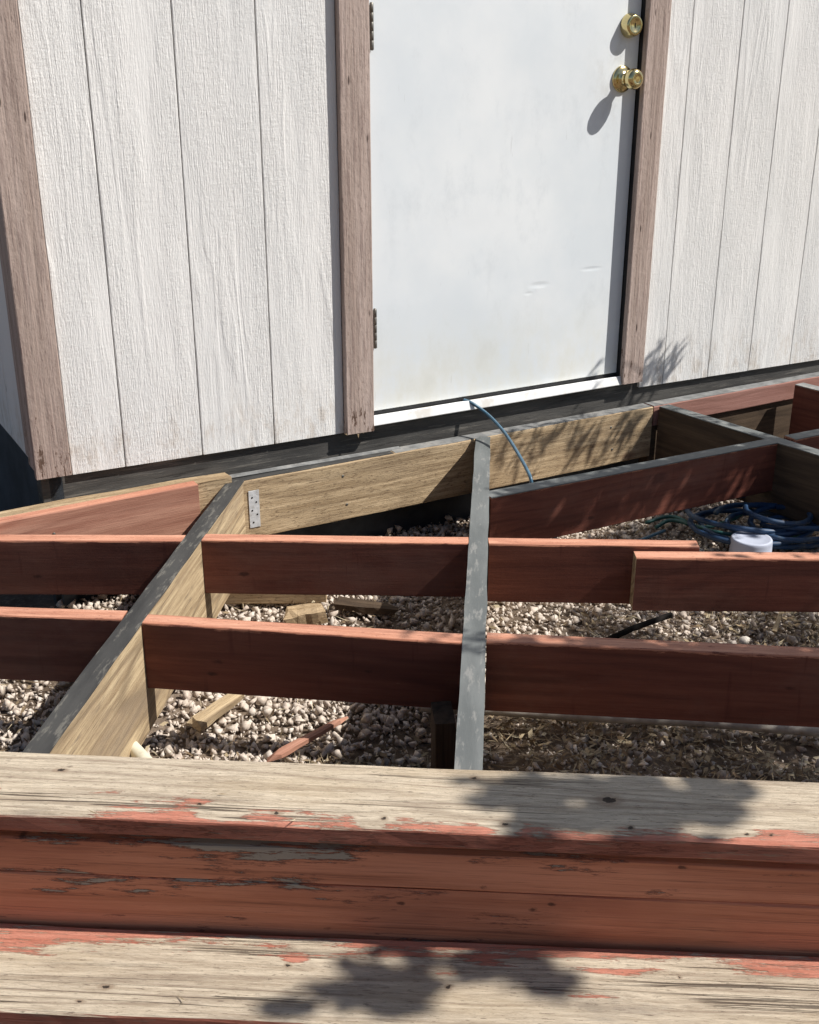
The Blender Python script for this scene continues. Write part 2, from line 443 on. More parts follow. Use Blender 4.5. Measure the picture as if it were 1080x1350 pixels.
for (dx_, dz_, rx_, rz_, amp) in ((.535, .285, .045, .011, 1.0), (.715, .315, .05, .008, .8), (.50, .265, .02, .007, .6), (.30, .45, .06, .03, .25)):
    a = g.math('DIVIDE', g.math('SUBTRACT', x, dx_), rx_); b = g.math('DIVIDE', g.math('SUBTRACT', z, dz_), rz_)
    d = g.map(g.math('SQRT', g.math('ADD', g.math('MULTIPLY', a, a), g.math('MULTIPLY', b, b))), 0, 1, amp, 0)
    dent = d if dent is None else g.math('ADD', dent, d)
wav = g.noise(g.coord((3, 3, 3)), 1, 2)
nrm = g.bump(g.math('MULTIPLY', dent, -1.0), .22, .004); nrm = g.bump(wav, .12, .02, nrm)
nrm = g.bump(g.noise(g.coord((160, 160, 160)), 1, 2), .06, .0008, nrm)
DOOR = g.out(col, nrm, g.map(n2, .4, .7, .32, .5))

def simple(name, c, rough=.5, spec=.4, metal=0, var=.25, scale=30, bump=.15, dist=.001, dirt=None):
    g = N(name, rough, spec, metal)
    n1 = g.noise(g.coord((scale,)*3), 1, 5, .65)
    d = tuple(v*(1-var) for v in c); l = tuple(min(1, v*(1+var)) for v in c)
    col = g.mix(g.map(n1, .3, .7), d, l)
    if dirt: col = g.mix(g.math('MULTIPLY', g.map(g.noise(g.coord((scale*.4,)*3), 1, 6, .7), .52, .68), .7), col, dirt)
    return g.out(col, g.bump(n1, bump, dist))
BRASS = simple('polished_brass', (.66, .55, .28), .16, .5, 1, .06, 60, .05)
STEEL = simple('galvanised_steel', (.60, .61, .62), .5, .5, .25, .15, 90, .1, .0005, (.30, .28, .25))
HINGE = simple('dull_steel', (.17, .16, .14), .5, .5, .7, .3, 80)
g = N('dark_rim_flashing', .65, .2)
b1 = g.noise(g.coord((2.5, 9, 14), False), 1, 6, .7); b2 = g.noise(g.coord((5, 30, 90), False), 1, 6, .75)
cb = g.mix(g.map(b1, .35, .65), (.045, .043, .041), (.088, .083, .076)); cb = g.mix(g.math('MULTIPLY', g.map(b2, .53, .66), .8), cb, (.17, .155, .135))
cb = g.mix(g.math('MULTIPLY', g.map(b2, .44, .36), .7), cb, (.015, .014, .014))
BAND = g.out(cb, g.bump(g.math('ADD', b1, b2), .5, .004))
LEDTOP = simple('dusty_grey_tape', (.20, .20, .195), .5, .5, 0, .3, 30, .3, .002, (.36, .34, .31))
SILL = simple('white_sill_paint', (.80, .80, .79), .45, .4, 0, .05, 30, .1, .001, (.62, .57, .50))
RUBBER_SHADE = simple('dark_sweep_jamb_shade', (.018, .018, .019), .7, .3)
DARK = simple('dark_hole', (.012, .010, .009), .9, .1)
CABLE = simple('blue_cable', (.045, .11, .165), .38, .5, 0, .2, 40)
HOSE = simple('blue_hose_vinyl', (.014, .045, .105), .5, .5, 0, .3, 25, dirt=(.10, .12, .13))
TEAL = simple('green_hose_vinyl', (.025, .10, .09), .5, .5, 0, .3, 25)
PLAST = simple('white_plastic', (.44, .47, .56), .6, .4, 0, .05, 30, dirt=(.58, .58, .60))
PVC = simple('cream_pvc', (.66, .63, .50), .45, .4, 0, .06, 30, dirt=(.42, .36, .26))
CONDUIT = simple('dusty_grey_pipe', (.36, .33, .29), .6, .3, 0, .15, 40, dirt=(.2, .16, .12))
ROOF = simple('grey_roofing', (.12, .11, .105), .85, .2, 0, .3, 20, .4, .004)
SKIRT = simple('dark_skirting', (.045, .052, .062), .75, .2, 0, .3, 8, .3, .003)
g, c_, n_ = wood('grey_bark', (.07, .055, .042), (.14, .11, .085), (.04, .03, .025), None, bump=1.0); BARK = g.out(c_, n_)
g = N('leaf_green', .5, .3); ri = g.n('NewGeometry').outputs['Random Per Island']
LEAF = g.out(g.ramp(ri, [(0, (.035, .07, .02)), (.6, (.06, .11, .03)), (1, (.10, .14, .045))]))
# --- gravel, soil and litter
g = N('crushed_gravel', .85, .25); ri = g.n('NewGeometry').outputs['Random Per Island']
c0 = g.ramp(ri, [(0, (.34, .285, .225)), (.18, (.56, .475, .385)), (.4, (.68, .585, .48)), (.58, (.50, .40, .315)), (.75, (.76, .67, .56)), (.9, (.60, .54, .475)), (1, (.80, .73, .63))])
nn_ = g.noise(g.coord((140,)*3, False), 1, 5, .7); n3 = g.noise(g.coord((40,)*3, False), 1, 4)
c0 = g.mix(.40, c0, (.60, .515, .455)); c0 = g.mix(g.map(nn_, .35, .7, .0, .5), c0, (.22, .175, .14)); c0 = g.mix(g.map(n3, .5, .75, 0, .4), c0, (.62, .55, .47))
GRAVEL = g.out(c0, g.bump(nn_, .6, .0015))
g = N('dry_soil', .95, .1)
n1 = g.noise(g.coord((3,)*3, False), 1, 6, .7); n2 = g.noise(g.coord((60,)*3, False), 1, 5, .7)
cs = g.mix(g.map(n1, .35, .65), (.10, .073, .052), (.20, .152, .113)); cs = g.mix(g.map(n2, .5, .7, 0, .6), cs, (.33, .265, .205))
SOIL = g.out(cs, g.bump(n2, .7, .01))
g = N('dry_litter', .85, .15); ri = g.n('NewGeometry').outputs['Random Per Island']
LITTER = g.out(g.ramp(ri, [(0, (.10, .065, .04)), (.35, (.21, .15, .09)), (.7, (.33, .26, .165)), (1, (.42, .36, .25))]))

# ------------------------------------------------------------------ the place: wall axes
WD = Vector((0.86427, 0.50302, 0)); WN = Vector((0.50302, -0.86427, 0)); UP = Vector((0, 0, 1))
WO = Vector((-0.08375, 2.82623, 0)) + WN*0.038      # s = 0 on the ledger face
def wall(s, off, z): return WO + WD*s + WN*off + UP*z

# ground: one sheet to the horizon, uneven near the deck
def ground_z(x, y):
    r = math.hypot(x, y - 2.2)
    return -.262 + .016*mnoise.noise(Vector((x*2.2, y*2.2, .3))) + .006*mnoise.noise(Vector((x*9, y*9, 4.3))) if r < 6 else -.262
def axis(lim, fine, step):
    a = list(np.arange(-fine, fine + 1e-6, step)); b = fine
    while b < lim:
        b = b*1.6; a = [-b] + a + [b]
    return a
gx = axis(90, 2.4, .05); gy = [v + 2.2 for v in axis(90, 2.0, .05)]
V = [(x, y, ground_z(x, y)) for y in gy for x in gx]; nx = len(gx)
F = [(j*nx+i, j*nx+i+1, (j+1)*nx+i+1, (j+1)*nx+i) for j in range(len(gy)-1) for i in range(nx-1)]
go = link('ground', mesh('ground', V, F, True), None, None, (SOIL,)); tag(go, 'dry brown soil under and around the deck frame', kind='structure')

# ------------------------------------------------------------------ house
HS0, HS1 = -.88, 4.2; HT = 2.35
house = thing('house', tuple(wall(0, -.05, -.26)), 'house with off-white grooved siding, brown trim and a plain white door', 'house')
def sid_bottom(s): return .0665 - .0125*s
def vboard(name, s0, s1, face, thick, z0, z1, mat, slant=True, label=None, ch=.0015, side_axes=None, **kw):
    """upright board between wall positions s0 and s1 with its front face at offset 'face'"""
    sm = (s0 + s1)/2
    A, B = (WD, WN) if side_axes is None else side_axes[1:]
    o = side_axes[0] if side_axes else WO
    p = o + A*sm + B*face + UP*z0
    _seed[0] += 1
    me = plank_mesh(name, z1 - z0, s1 - s0, thick, ch=ch, seed=_seed[0], endwob=.001, wob=kw.get('wob', .0006), step=.12)
    # local x up, local y across, local z outward (front face at z = 0)
    if slant:
        k = .0125
        for v in me.vertices:
            if v.co.x < .02: v.co.x += k*v.co.y
    M = Matrix((UP, -A, B)).transposed().to_4x4() if UP.cross(-A).dot(B) > 0 else Matrix((UP, A, B)).transposed().to_4x4()
    M.translation = p
    ob = link(name, me, house, M, (mat,))
    if label: ob['label'] = label
    return ob
edges_l = [-.80, -.674, -.484, -.294, -.098]
edges_r = [.896, .990, 1.176, 1.352] + [1.352 + .19*i for i in range(1, 16)]
for E_ in (edges_l, edges_r):
    for a, b in zip(E_[:-1], E_[1:]):
        sm = (a + b)/2
        vboard('siding_board', a + .0014, b - .0014, -.038, .011, sid_bottom(sm), HT, SIDING)
# sheathing just behind the siding shows in the grooves
for a, b in ((-.80, -.09), (.89, 4.2)):
    me = box_mesh('sheathing', a, b, -.0, .03, 0, HT - .08, 0)
    M = Matrix((WD, -WN, UP)).transposed().to_4x4(); M.translation = WO + WN*-.0495 + UP*.085
    link('sheathing', me, house, M, (SIDING,))
vboard('corner_trim', -.882, -.803, -.020, .018, .083, HT, TRIM, ch=.003, label='brown trim board on the left corner of the wall')
vboard('door_trim', -.100, -.019, -.020, .018, .066, 2.10, TRIM, ch=.003, label='brown trim board left of the door, split at its foot')
vboard('door_trim', .817, .894, -.020, .018, .078, 2.10, TRIM, ch=.003, label='brown trim board right of the door')
me = plank_mesh('door_trim', 1.0, .09, .02, seed=77)
M = Matrix((WD, UP, WD.cross(UP))).transposed().to_4x4(); M.translation = wall(-.10, -.019, 2.147); link('door_trim', me, house, M, (TRIM,))
me = plank_mesh('siding_board', 1.0, .15, .011, seed=78)
M = Matrix((WD, UP, WD.cross(UP))).transposed().to_4x4(); M.translation = wall(-.10, -.038, 2.27); link('siding_board', me, house, M, (SIDING,))
# splintered foot of the left door trim
V = []; F = []
for i in range(9):
    s = -.098 + .078*i/8 + random.uniform(-.003, .003); hgt = random.uniform(.001, .004) + (.014 if i == 3 else 0)
    b = len(V); w_ = random.uniform(.003, .007)
    V += [wall(s - w_, -.0215, .070), wall(s + w_, -.0215, .070), wall(s + .001, -.021, .067 - hgt), wall(s, -.030, .069)]
    F += [(b, b+2, b+1), (b, b+3, b+2), (b+1, b+2, b+3)]
link('splinter', mesh('splinter', V, F), house, None, (TAN,))
# door opening: jambs, door, sill, sweep
jm = Matrix((WD, -WN, UP)).transposed().to_4x4()
def wbox(name, s0, s1, o0, o1, z0, z1, mat, ch=.0015, parent=None, label=None):
    """box in wall axes; o0 > o1 are the offsets of its front and back"""
    me = box_mesh(name, 0, s1 - s0, 0, o0 - o1, 0, z1 - z0, ch)
    M = jm.copy(); M.translation = wall(s0, o0, z0)
    ob = link(name, me, parent or house, M, (mat,))
    if label: ob['label'] = label
    return ob
wbox('door_jamb', .8195, .884, -.0385, -.145, .075, 2.06, RUBBER_SHADE)  # near-black colour paints in the shade of the jamb reveal
wbox('door_jamb', -.095, -.020, -.0385, -.145, .075, 2.06, TRIM)
door = wbox('door', -.016, .818, -.053, -.097, .108, 2.05, DOOR, .002, label='plain white steel door with dents near its lower right')
wbox('door_sweep', -.016, .818, -.0545, -.090, .0985, .1065, RUBBER_SHADE, .0005)
me = plank_mesh('threshold', .842, .034, .026, ch=.002, seed=5, wob=.0003)
M = Matrix((WD, UP.cross(WD), UP)).transposed().to_4x4(); M.translation = wall(-.020, -.049, .0975)
th = link('threshold', me, house, M @ Matrix.Rotation(R(-14), 4, 'X'), (SILL,)); th['label'] = 'narrow white sill strip under the door'
# door hardware
def on_door(s, z): 
    Mx = Matrix((WD, UP, WN)).transposed().to_4x4()          # local z points out of the door
    if Mx.determinant() < 0: Mx = Matrix((-WD, UP, WN)).transposed().to_4x4()
    Mx.translation = wall(s, -.053, z); return Mx
knob = [(.0, .0005), (.034, .0005), (.0345, .003), (.032, .0065), (.024, .009), (.0155, .011), (.0125, .016), (.0118, .024), (.013, .029), (.019, .033),
        (.0245, .039), (.0268, .046), (.0262, .053), (.0235, .059), (.018, .0632), (.0125, .0648), (.0118, .0640), (.006, .0640), (.0, .0642)]
link('door_knob', lathe_mesh('door_knob', knob), door, on_door(.766, .922), (BRASS,))
ms = lathe_mesh('keyhole', [(.0, 0), (.0055, 0), (.0055, .0008), (0, .0008)], 16)
Mk = on_door(.766, .922); Mk.translation += WN*.0645
bolt = [(.0, .0005), (.0305, .0005), (.031, .004), (.030, .010), (.0268, .021), (.0255, .0245), (.0235, .0262), (.0165, .0262), (.0155, .0252), (.0, .0252)]
link('deadbolt', lathe_mesh('deadbolt', bolt), door, on_door(.779, 1.054), (BRASS,))
ks = box_mesh('keyhole', -.0012, .0012, -.0055, .0055, 0, .0006, .0003)
Mk = on_door(.779, 1.054); Mk.translation += WN*.0254; link('keyhole', ks, door, Mk, (DARK,))
for z in (.328, 1.037, 1.80):
    hp = [(.0, -.052), (.0025, -.0515), (.0042, -.050)] 
    for i in range(5):
        a = -.050 + .02*i; hp += [(.0046, a + .0006), (.0046, a + .0192), (.0038, a + .0199)]
    hp += [(.0035, .0515), (0, .052)]
    M = Matrix.Translation(wall(.0005, -.0470, z)); link('hinge', lathe_mesh('hinge', hp, 14), door, M, (HINGE,))
# dark band and skirting below the siding
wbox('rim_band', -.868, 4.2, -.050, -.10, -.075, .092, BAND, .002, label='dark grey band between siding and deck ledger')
wbox('skirting', -.862, 4.2, -.075, -.11, -.50, -.078, SKIRT, .002)
# left end wall, seen past the corner
SA = (WO + WD*-.862 + WN*-.05, -WN, -WD)             # origin, along (away from the viewer), outward normal
def sboard(name, a, b, face, thick, z0, mat, ch=.0015, z1=HT): return vboard(name, a, b, face, thick, z0, z1, mat, False, None, ch, SA)
sboard('corner_trim', -.010, .045, .019, .018, .10, TRIM, .003)
sboard('corner_trim', .052, .095, .014, .012, .11, TRIM, .003)
for i in range(14): sboard('siding_board', .098 + .19*i + .002, .098 + .19*(i+1) - .002, .006, .011, .095, SIDING)
me = box_mesh('end_wall', 0, 2.85, -.0, .03, 0, HT, 0)
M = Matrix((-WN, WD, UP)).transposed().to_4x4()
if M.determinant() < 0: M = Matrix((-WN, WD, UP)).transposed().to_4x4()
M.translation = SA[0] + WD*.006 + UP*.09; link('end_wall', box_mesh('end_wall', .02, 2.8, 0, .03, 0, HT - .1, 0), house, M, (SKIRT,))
M2 = M.copy(); M2.translation = SA[0] + WD*.012 + UP*-.5; link('skirting', box_mesh('skirting', 0, 2.8, 0, .03, 0, .588, 0), house, M2, (SKIRT,))
# shell behind: back wall, right end and a low roof
wbox('back_wall', -.85, 4.2, -2.85, -2.90, -.4, HT, SIDING, 0)
wbox('end_wall', 4.205, 4.235, -.04, -2.9, -.4, HT, SIDING, 0)
zr = HT + .002
V = [wall(-.96, .06, zr), wall(4.3, .06, zr), wall(4.3, -3.0, zr), wall(-.96, -3.0, zr), wall(-.96, -1.45, zr + .5), wall(4.3, -1.45, zr + .5),
     wall(-.96, .06, zr + .1), wall(4.3, .06, zr + .1), wall(4.3, -3.0, zr + .1), wall(-.96, -3.0, zr + .1)]
F = [(0, 3, 2, 1), (0, 1, 7, 6), (6, 7, 5, 4), (2, 3, 9, 8), (8, 9, 4, 5), (0, 6, 4, 9, 3), (1, 2, 8, 5, 7)]
link('roof', mesh('roof', V, F), house, None, (ROOF,))

# ------------------------------------------------------------------ deck frame
deck = thing('deck_frame', (0.1, 1.9, -.26), 'bare deck framing of red and tan boards with the decking removed', 'deck')
def beam(name, a, b, W, H, mat, z=0.0, za=None, label=None, near=True, **kw):
    """horizontal board given the top edge of its viewer-side face, a to b (left to right)"""
    za = z if za is None else za
    a = Vector((a[0], a[1], z)); b = Vector((b[0], b[1], za))
    d = (b - a); side = UP.cross(d).normalized()              # away from the viewer
    return plank(name, deck, a + side*W/2, b + side*W/2, W, H, mat, side, label, **kw)
def cbeam(name, a, b, W, H, mat, z=0.0, label=None, **kw):
    a = Vector((a[0], a[1], z)); b = Vector((b[0], b[1], z)); d = b - a
    return plank(name, deck, a, b, W, H, mat, UP.cross(d).normalized(), label, **kw)
def tape_on(joist, L, W, mat, seed, over=.0015):
    """thin self-adhesive tape laid on the joist top, its edges not quite straight"""
    V = []; F = []; n = int(L/.02)
    for i in range(n + 1):
        x = .001 + (L - .002)*i/n
        e0 = mnoise.noise(Vector((x*9, seed, 0)))*.0018; e1 = mnoise.noise(Vector((x*9, seed, 7)))*.0018
        for y, z in ((-W/2 - over + e0, -.0015), (-W/2 - over + e0, .0011), (0, .0013 + mnoise.noise(Vector((x*25, seed, 2)))*.0005), (W/2 + over + e1, .0011), (W/2 + over + e1, -.0015)):
            V.append((x, y, z))
    for i in range(n):
        for k in range(4): F.append((i*5+k, (i+1)*5+k, (i+1)*5+k+1, i*5+k+1))
    M = WM[joist.name]
    return link('joist_tape', mesh('joist_tape', V, F), joist, M, (mat,))

# ledger along the wall
def ledger(s0, s1, z0, z1, off, thick, mat, label=None, ztop=None, **kw):
    a = wall(s0, off - thick/2, z1); b = wall(s1, off - thick/2, z1 if ztop is None else ztop)
    return plank('ledger_board', deck, a, b, thick, z1 - z0, mat, -WN, label, **kw)
l1 = ledger(-.425, .925, -.157, .0, 0, .046, (TAN, TAN), 'rough tan ledger board along the wall below the door')
ta = tape_on(l1, .455, .040, TAPE_D, 3.3, 0)
tb_ = tape_on(l1, .89, .040, LEDTOP, 3.9, 0); tb_.matrix_basis = tb_.matrix_basis @ Matrix.Translation((.458, 0, 0))
ledger(-.99, -.428, -.150, .0165, -.001, .046, TAN, wob=.004)
l2 = ledger(.930, 3.2, -.062, .0, 0, .046, (DUSTY, DUSTY), 'dusty red ledger board at the right end')
tape_on(l2, 2.27, .040, LEDTOP, 4.3, 0)
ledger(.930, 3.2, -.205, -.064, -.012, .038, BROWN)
fs = box_mesh('flashing_strip', 0, .52, 0, .016, 0, .0025, .0006)
Mf = Matrix((WD, -WN, UP)).transposed().to_4x4(); Mf.translation = wall(-.455, -.026, .0035)
link('flashing_strip', fs, deck, Mf @ Matrix.Rotation(R(9), 4, 'X') @ Matrix.Rotation(R(.5), 4, 'Y'), (LEDTOP,))
# red board spiked to the ledger at the left
a = Vector((-1.30, 2.002, .022)); b = Vector((-.503, 2.508, .022))
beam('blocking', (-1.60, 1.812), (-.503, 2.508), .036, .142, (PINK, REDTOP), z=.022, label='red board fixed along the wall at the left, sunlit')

jd = Vector((-.0743, -.9972, 0))
c0 = Vector((.2035, 2.958, 0)); c1 = c0 + (Vector((.0825, 1.37, 0)) - Vector((.2, 2.95, 0)))*1.082
cj = cbeam('joist', c0, c1, .038, .235, JOIST, label='middle joist with pale grey tape on its top edge')
tape_on(cj, (c1 - c0).length, .038, TAPE, 1.1)
d0 = Vector((-.4275, 2.600, 0)); d1 = d0 + (Vector((-.5565, 1.407, 0)) - Vector((-.4315, 2.608, 0)))*1.10
dj = cbeam('joist', d0, d1, .037, .225, JOIST, label='left joist with dark grey tape on its top edge')
tape_on(dj, (d1 - d0).length, .037, TAPE_D, 2.2)
def xj(P0, P1, y): return P0.x + (P1.x - P0.x)*(y - P0.y)/(P1.y - P0.y)
# far row of blocking
def blk(x0, y0, x1, y1, h, label, z=0.0, mats=(RED, REDTOP), **kw):
    return beam('blocking', (x0, y0), (x1, y1), .038, h, mats, z=z, label=label, **kw)
xl = xj(d0, d1, 2.23) ; xc = xj(c0, c1, 2.21)
blk(-1.70, 2.222, xl - .0215, 2.212, .128, 'left board of the far row of blocking')
blk(xl + .0185, 2.2185, xc - .0215, 2.199, .127, 'middle board of the far row of blocking')
blk(xc + .0215, 2.197, .614, 2.181, .137, 'right board of the far row of blocking, behind the lapped one')
lap = blk(.476, 2.1465, 1.75, 2.1215, .124, 'lapped board nailed in front of the far row at the right', z=-.010)
lap.data.materials.append(JOIST); lap.data.polygons[len(lap.data.polygons) - 2].material_index = 2          # raw cut end
# near row
xl = xj(d0, d1, 1.83); xc = xj(c0, c1, 1.76)
blk(-1.70, 1.925, xl - .0215, 1.842, .136, 'left board of the near row of blocking')
blk(xl + .0185, 1.8275, xc - .0215, 1.750, .137, 'middle board of the near row of blocking')
blk(xc + .0215, 1.754, 1.65, 1.607, .140, 'right board of the near row of blocking')
# right bay: rim parallel to the wall and a joist crossing it
r0 = Vector((.192, 2.478, 0)); rd = Vector((.884, .467, 0))
rj0 = Vector((.770, 3.272, 0)); rj1 = Vector((1.085, 2.817, 0)); rjd = (rj1 - rj0).normalized()
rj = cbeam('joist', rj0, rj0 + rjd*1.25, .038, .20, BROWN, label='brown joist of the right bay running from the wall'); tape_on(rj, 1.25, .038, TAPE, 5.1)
cross = Vector((1.013, 2.909, 0))
e1 = cross - rd*.012
b1 = beam('blocking', (r0.x, r0.y), (e1.x, e1.y), .038, .140, (RED, RED), label='red board parallel to the wall right of the middle joist')
tape_on(b1, (e1 - r0).length, .038, TAPE, 6.1)
s2 = cross + rd*.050; e2 = cross + rd*1.3
b2 = beam('blocking', (s2.x, s2.y), (e2.x, e2.y), .038, .140, (RED, RED)); tape_on(b2, 1.25, .038, TAPE, 7.1)
q0 = Vector((1.262, 3.530, 0)); q1 = q0 + rjd*1.2
b3 = cbeam('joist', q0, q1, .038, .18, RED); tape_on(b3, 1.2, .038, LEDTOP, 8.1)
# metal hanger where the left joist meets the ledger
hx = wall(-.354, .0012, -.018)
hp = thing
fl = box_mesh('joist_hanger', 0, .028, 0, .0018, -.098, 0, .0004)
M = Matrix((WD, -WN, UP)).transposed().to_4x4(); M.translation = wall(-.388, .0025, -.028)
hg = link('joist_hanger', fl, deck, M, (STEEL,)); hg['label'] = 'bright metal joist hanger flange with nail holes'
for (a, b) in ((.009, -.018), (.020, -.031), (.008, -.052), (.021, -.064), (.010, -.084)):
    Mh = Matrix((WD, UP, -WN)).transposed().to_4x4()
    if Mh.determinant() < 0: Mh = Matrix((WD, UP, WD.cross(UP))).transposed().to_4x4()
    Mh.translation = M @ Vector((a, -.0004, b))
    link('nail_hole', lathe_mesh('nail_hole', [(0, -.0004), (.0022, -.0004), (.0022, .0004), (0, .0004)], 10), hg, Mh, (DARK,))
# nail heads where boards are fixed
def nails(lst, M0, par):
    for (u, v) in lst:
        Mn = M0 @ Matrix.Translation((u, v, 0))
        link('nail', lathe_mesh('nail', [(0, -.001), (.0036, -.001), (.0038, .0006), (.0026, .0012), (0, .0013)], 9), par, Mn, (HINGE,))
def face_axes(o, ex, out):
    ex = Vector(ex).normalized(); out = Vector(out).normalized(); return basis(o, ex, out.cross(ex))
nails([(.30, -.035), (.31, -.115), (.72, -.03), (.735, -.12), (1.19, -.04), (1.20, -.11)], face_axes(wall(-.425, .0003, 0), WD, WN), deck)
nails([(.62, -.03), (.64, -.115), (.95, -.05), (.965, -.12)], face_axes((-1.60, 1.812, .022), Vector((1.097, .696, 0)), WN), deck)
bdir = Vector((1.274, -.025, 0)).normalized()
# short post beside the middle joist
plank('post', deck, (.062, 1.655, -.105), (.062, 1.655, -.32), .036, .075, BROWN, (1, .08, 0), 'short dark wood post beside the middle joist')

# front edge: remaining deck board, rim boards
fd = Vector((.9977, -.0655, 0)).normalized(); fn = Vector((.0655, .9977, 0)).normalized()      # along, away
fb = Vector((0, 1.318, .038))
KN = [(1.168, .010, .0105, .0075), (.735, -.046, .0045, .0035), (.875, -.0485, .003, .003), (1.03, -.050, .0045, .0032), (1.19, -.048, .0035, .003), (1.335, -.050, .0022, .002),
      (1.365, -.050, .0022, .002), (.63, -.034, .004, .003), (.99, .048, .004, .0025), (.42, .03, .006, .003), (1.66, -.03, .003, .003)]
BOARD = painted_board('weathered_board_red_edge', -1, (9, -.72), 0, KN, [(1.38, .03, .10, .03, .38), (.62, -.02, .05, .02, .16), (.40, .0, .12, .02, .12), (.40, -.06, .17, .05, -.55), (.66, -.052, .05, .03, -.40), (.86, -.05, .035, .03, -.4), (1.03, -.05, .03, .03, -.4), (1.30, -.05, .06, .03, -.35)])
p0 = fb - fd*.90 - fn*.071; p1 = fb + fd*1.05 - fn*.071
plank('deck_board', deck, p0, p1, .142, .027, BOARD, fn, 'weathered deck board with red paint left along its front edge', ch=.004, wob=.002, step=.04)
rp = Vector((0, 1.1935, 0))          # rim faces lie here
for nm, zt, zb, mt, lb, out in (('fascia_board', -.0125, -.0690, FASCIA_T, 'upper red fascia board with chipped paint', .002), ('fascia_board', -.0712, -.1750, FASCIA_B, 'lower red fascia board', .0)):
    a = rp - fd*.90 + fn*(.019 - out); b = rp + fd*1.05 + fn*(.019 - out)
    plank(nm, deck, (a.x, a.y, zt), (b.x, b.y, zt + .004), .036, zt - zb, mt, fn, lb, wob=.0015, step=.05)
# screws
for sx_, sy_ in ((-.405, -.060), (-.255, -.061)):
    pass

# step below
step = thing('step', (0, 1.12, -.30), 'weathered wooden step tread with patches of red paint below the deck edge', 'step')
KN2 = [(.57, -.030, .0055, .003), (.795, .02, .003, .003), (1.30, .028, .002, .002), (.545, -.055, .004, .002), (1.005, -.005, .003, .003), (.30, .01, .004, .002)]
TREAD = painted_board('weathered_board_red_streaks', 1, (6, -.62), 3, KN2, [(.50, .055, .35, .03, .12), (1.34, -.035, .22, .03, .32), (1.20, -.01, .10, .015, .25), (1.05, .045, .05, .012, .3), (1.5, .05, .2, .03, .25), (.80, .03, .03, .02, .3), (.56, -.05, .05, .012, .22), (1.22, .03, .08, .012, .25), (.98, -.055, .06, .01, .2), (.35, .03, .25, .02, .14)])
tp = Vector((0, 1.1900, 0))
a = tp - fd*.95 - fn*.0775; b = tp + fd*1.05 - fn*.0775
plank('step_tread', step, (a.x, a.y, -.1555), (b.x, b.y, -.1385), .150, .036, TREAD, fn, None, ch=.004, wob=.002, step=.04)
for t_ in (-.7, .1, .85):
    a = tp + fd*t_ - fn*.008; b = tp + fd*t_ - fn*.146
    plank('stringer', step, (a.x, a.y, -.192), (b.x, b.y, -.192), .036, .10, RED, fd)
a = tp - fd*.95 - fn*.135; b = tp + fd*1.05 - fn*.130
plank('riser_board', step, (a.x, a.y, -.1935), (b.x, b.y, -.1775), .02, .085, RED, fn)

# ------------------------------------------------------------------ gravel and litter
def rock_hulls(k):
    import bmesh
    out = []
    rr = random.Random(4)
    for _ in range(k):
        bm = bmesh.new()
        for i in range(8):
            v = Vector((rr.gauss(0, 1), rr.gauss(0, 1), rr.gauss(0, 1))).normalized()
            v = Vector((v.x*rr.uniform(.75, 1.2), v.y*rr.uniform(.55, 1.0), v.z*rr.uniform(.45, .85)))
            bm.verts.new(v)
        r_ = bmesh.ops.convex_hull(bm, input=bm.verts[:])
        bm.verts.ensure_lookup_table()
        loose = [v for v in bm.verts if not v.link_faces]
        for v in loose: bm.verts.remove(v)
        bmesh.ops.triangulate(bm, faces=bm.faces[:])
        bm.verts.index_update()
        out.append((np.array([v.co[:] for v in bm.verts]), np.array([[v.index for v in f.verts] for f in bm.faces])))
        bm.free()
    return out
ROCKS = rock_hulls(14)
def rand_rot(n):
    q = RNG.normal(size=(n, 4)); q /= np.linalg.norm(q, axis=1)[:, None]
    w_, x, y, z = q.T
    return np.stack([np.stack([1-2*(y*y+z*z), 2*(x*y-z*w_), 2*(x*z+y*w_)], -1), np.stack([2*(x*y+z*w_), 1-2*(x*x+z*z), 2*(y*z-x*w_)], -1), np.stack([2*(x*z-y*w_), 2*(y*z+x*w_), 1-2*(x*x+y*y)], -1)], 1)
def big_mesh(name, Vs, Fs, mat, smooth=False):
    V = np.concatenate(Vs); F = np.concatenate(Fs)
    me = bpy.data.meshes.new(name); me.vertices.add(len(V)); me.vertices.foreach_set('co', V.astype(np.float32).ravel())
    k = F.shape[1]
    me.loops.add(F.size); me.loops.foreach_set('vertex_index', F.astype(np.int32).ravel())
    me.polygons.add(len(F)); me.polygons.foreach_set('loop_start', np.arange(0, F.size, k, dtype=np.int32)); 
    me.update(calc_edges=True); me.validate()
    return link(name, me, None, None, (mat,))
def in_wall(x, y): return (Vector((x, y, 0)) - WO).dot(WN) < -.07
pts = []
sp = .0121
for iy in range(int(2.25/sp)):
    for ix in range(int(2.75/sp)):
        x = -1.15 + ix*sp + random.uniform(-.008, .008); y = 1.22 + iy*sp + random.uniform(-.008, .008)
        if in_wall(x, y): continue
        # bare and dusty patches, thicker litter at the front right
        d = mnoise.noise(Vector((x*4.6, y*4.6, 1.7)))
        keep = .86 + d*.75
        if x > .12 and y < 1.95: keep = .38 + d*.6
        elif x > .45 and y < 2.3: keep = .62 + d*.6
        if random.random() > keep: continue
        pts.append((x, y, 0))
for _ in range(4200):
    x = random.uniform(-1.15, 1.6); y = random.uniform(1.25, 3.4)
    if in_wall(x, y) or (x > .12 and y < 1.95 and random.random() < .75): continue
    pts.append((x, y, 1))
for _ in range(13000):
    x = random.uniform(-1.0, 1.3); y = random.uniform(1.25, 3.2)
    if not in_wall(x, y): pts.append((x, y, 2))
Vs = []; Fs = []; base = 0
n = len(pts); rots = rand_rot(n)
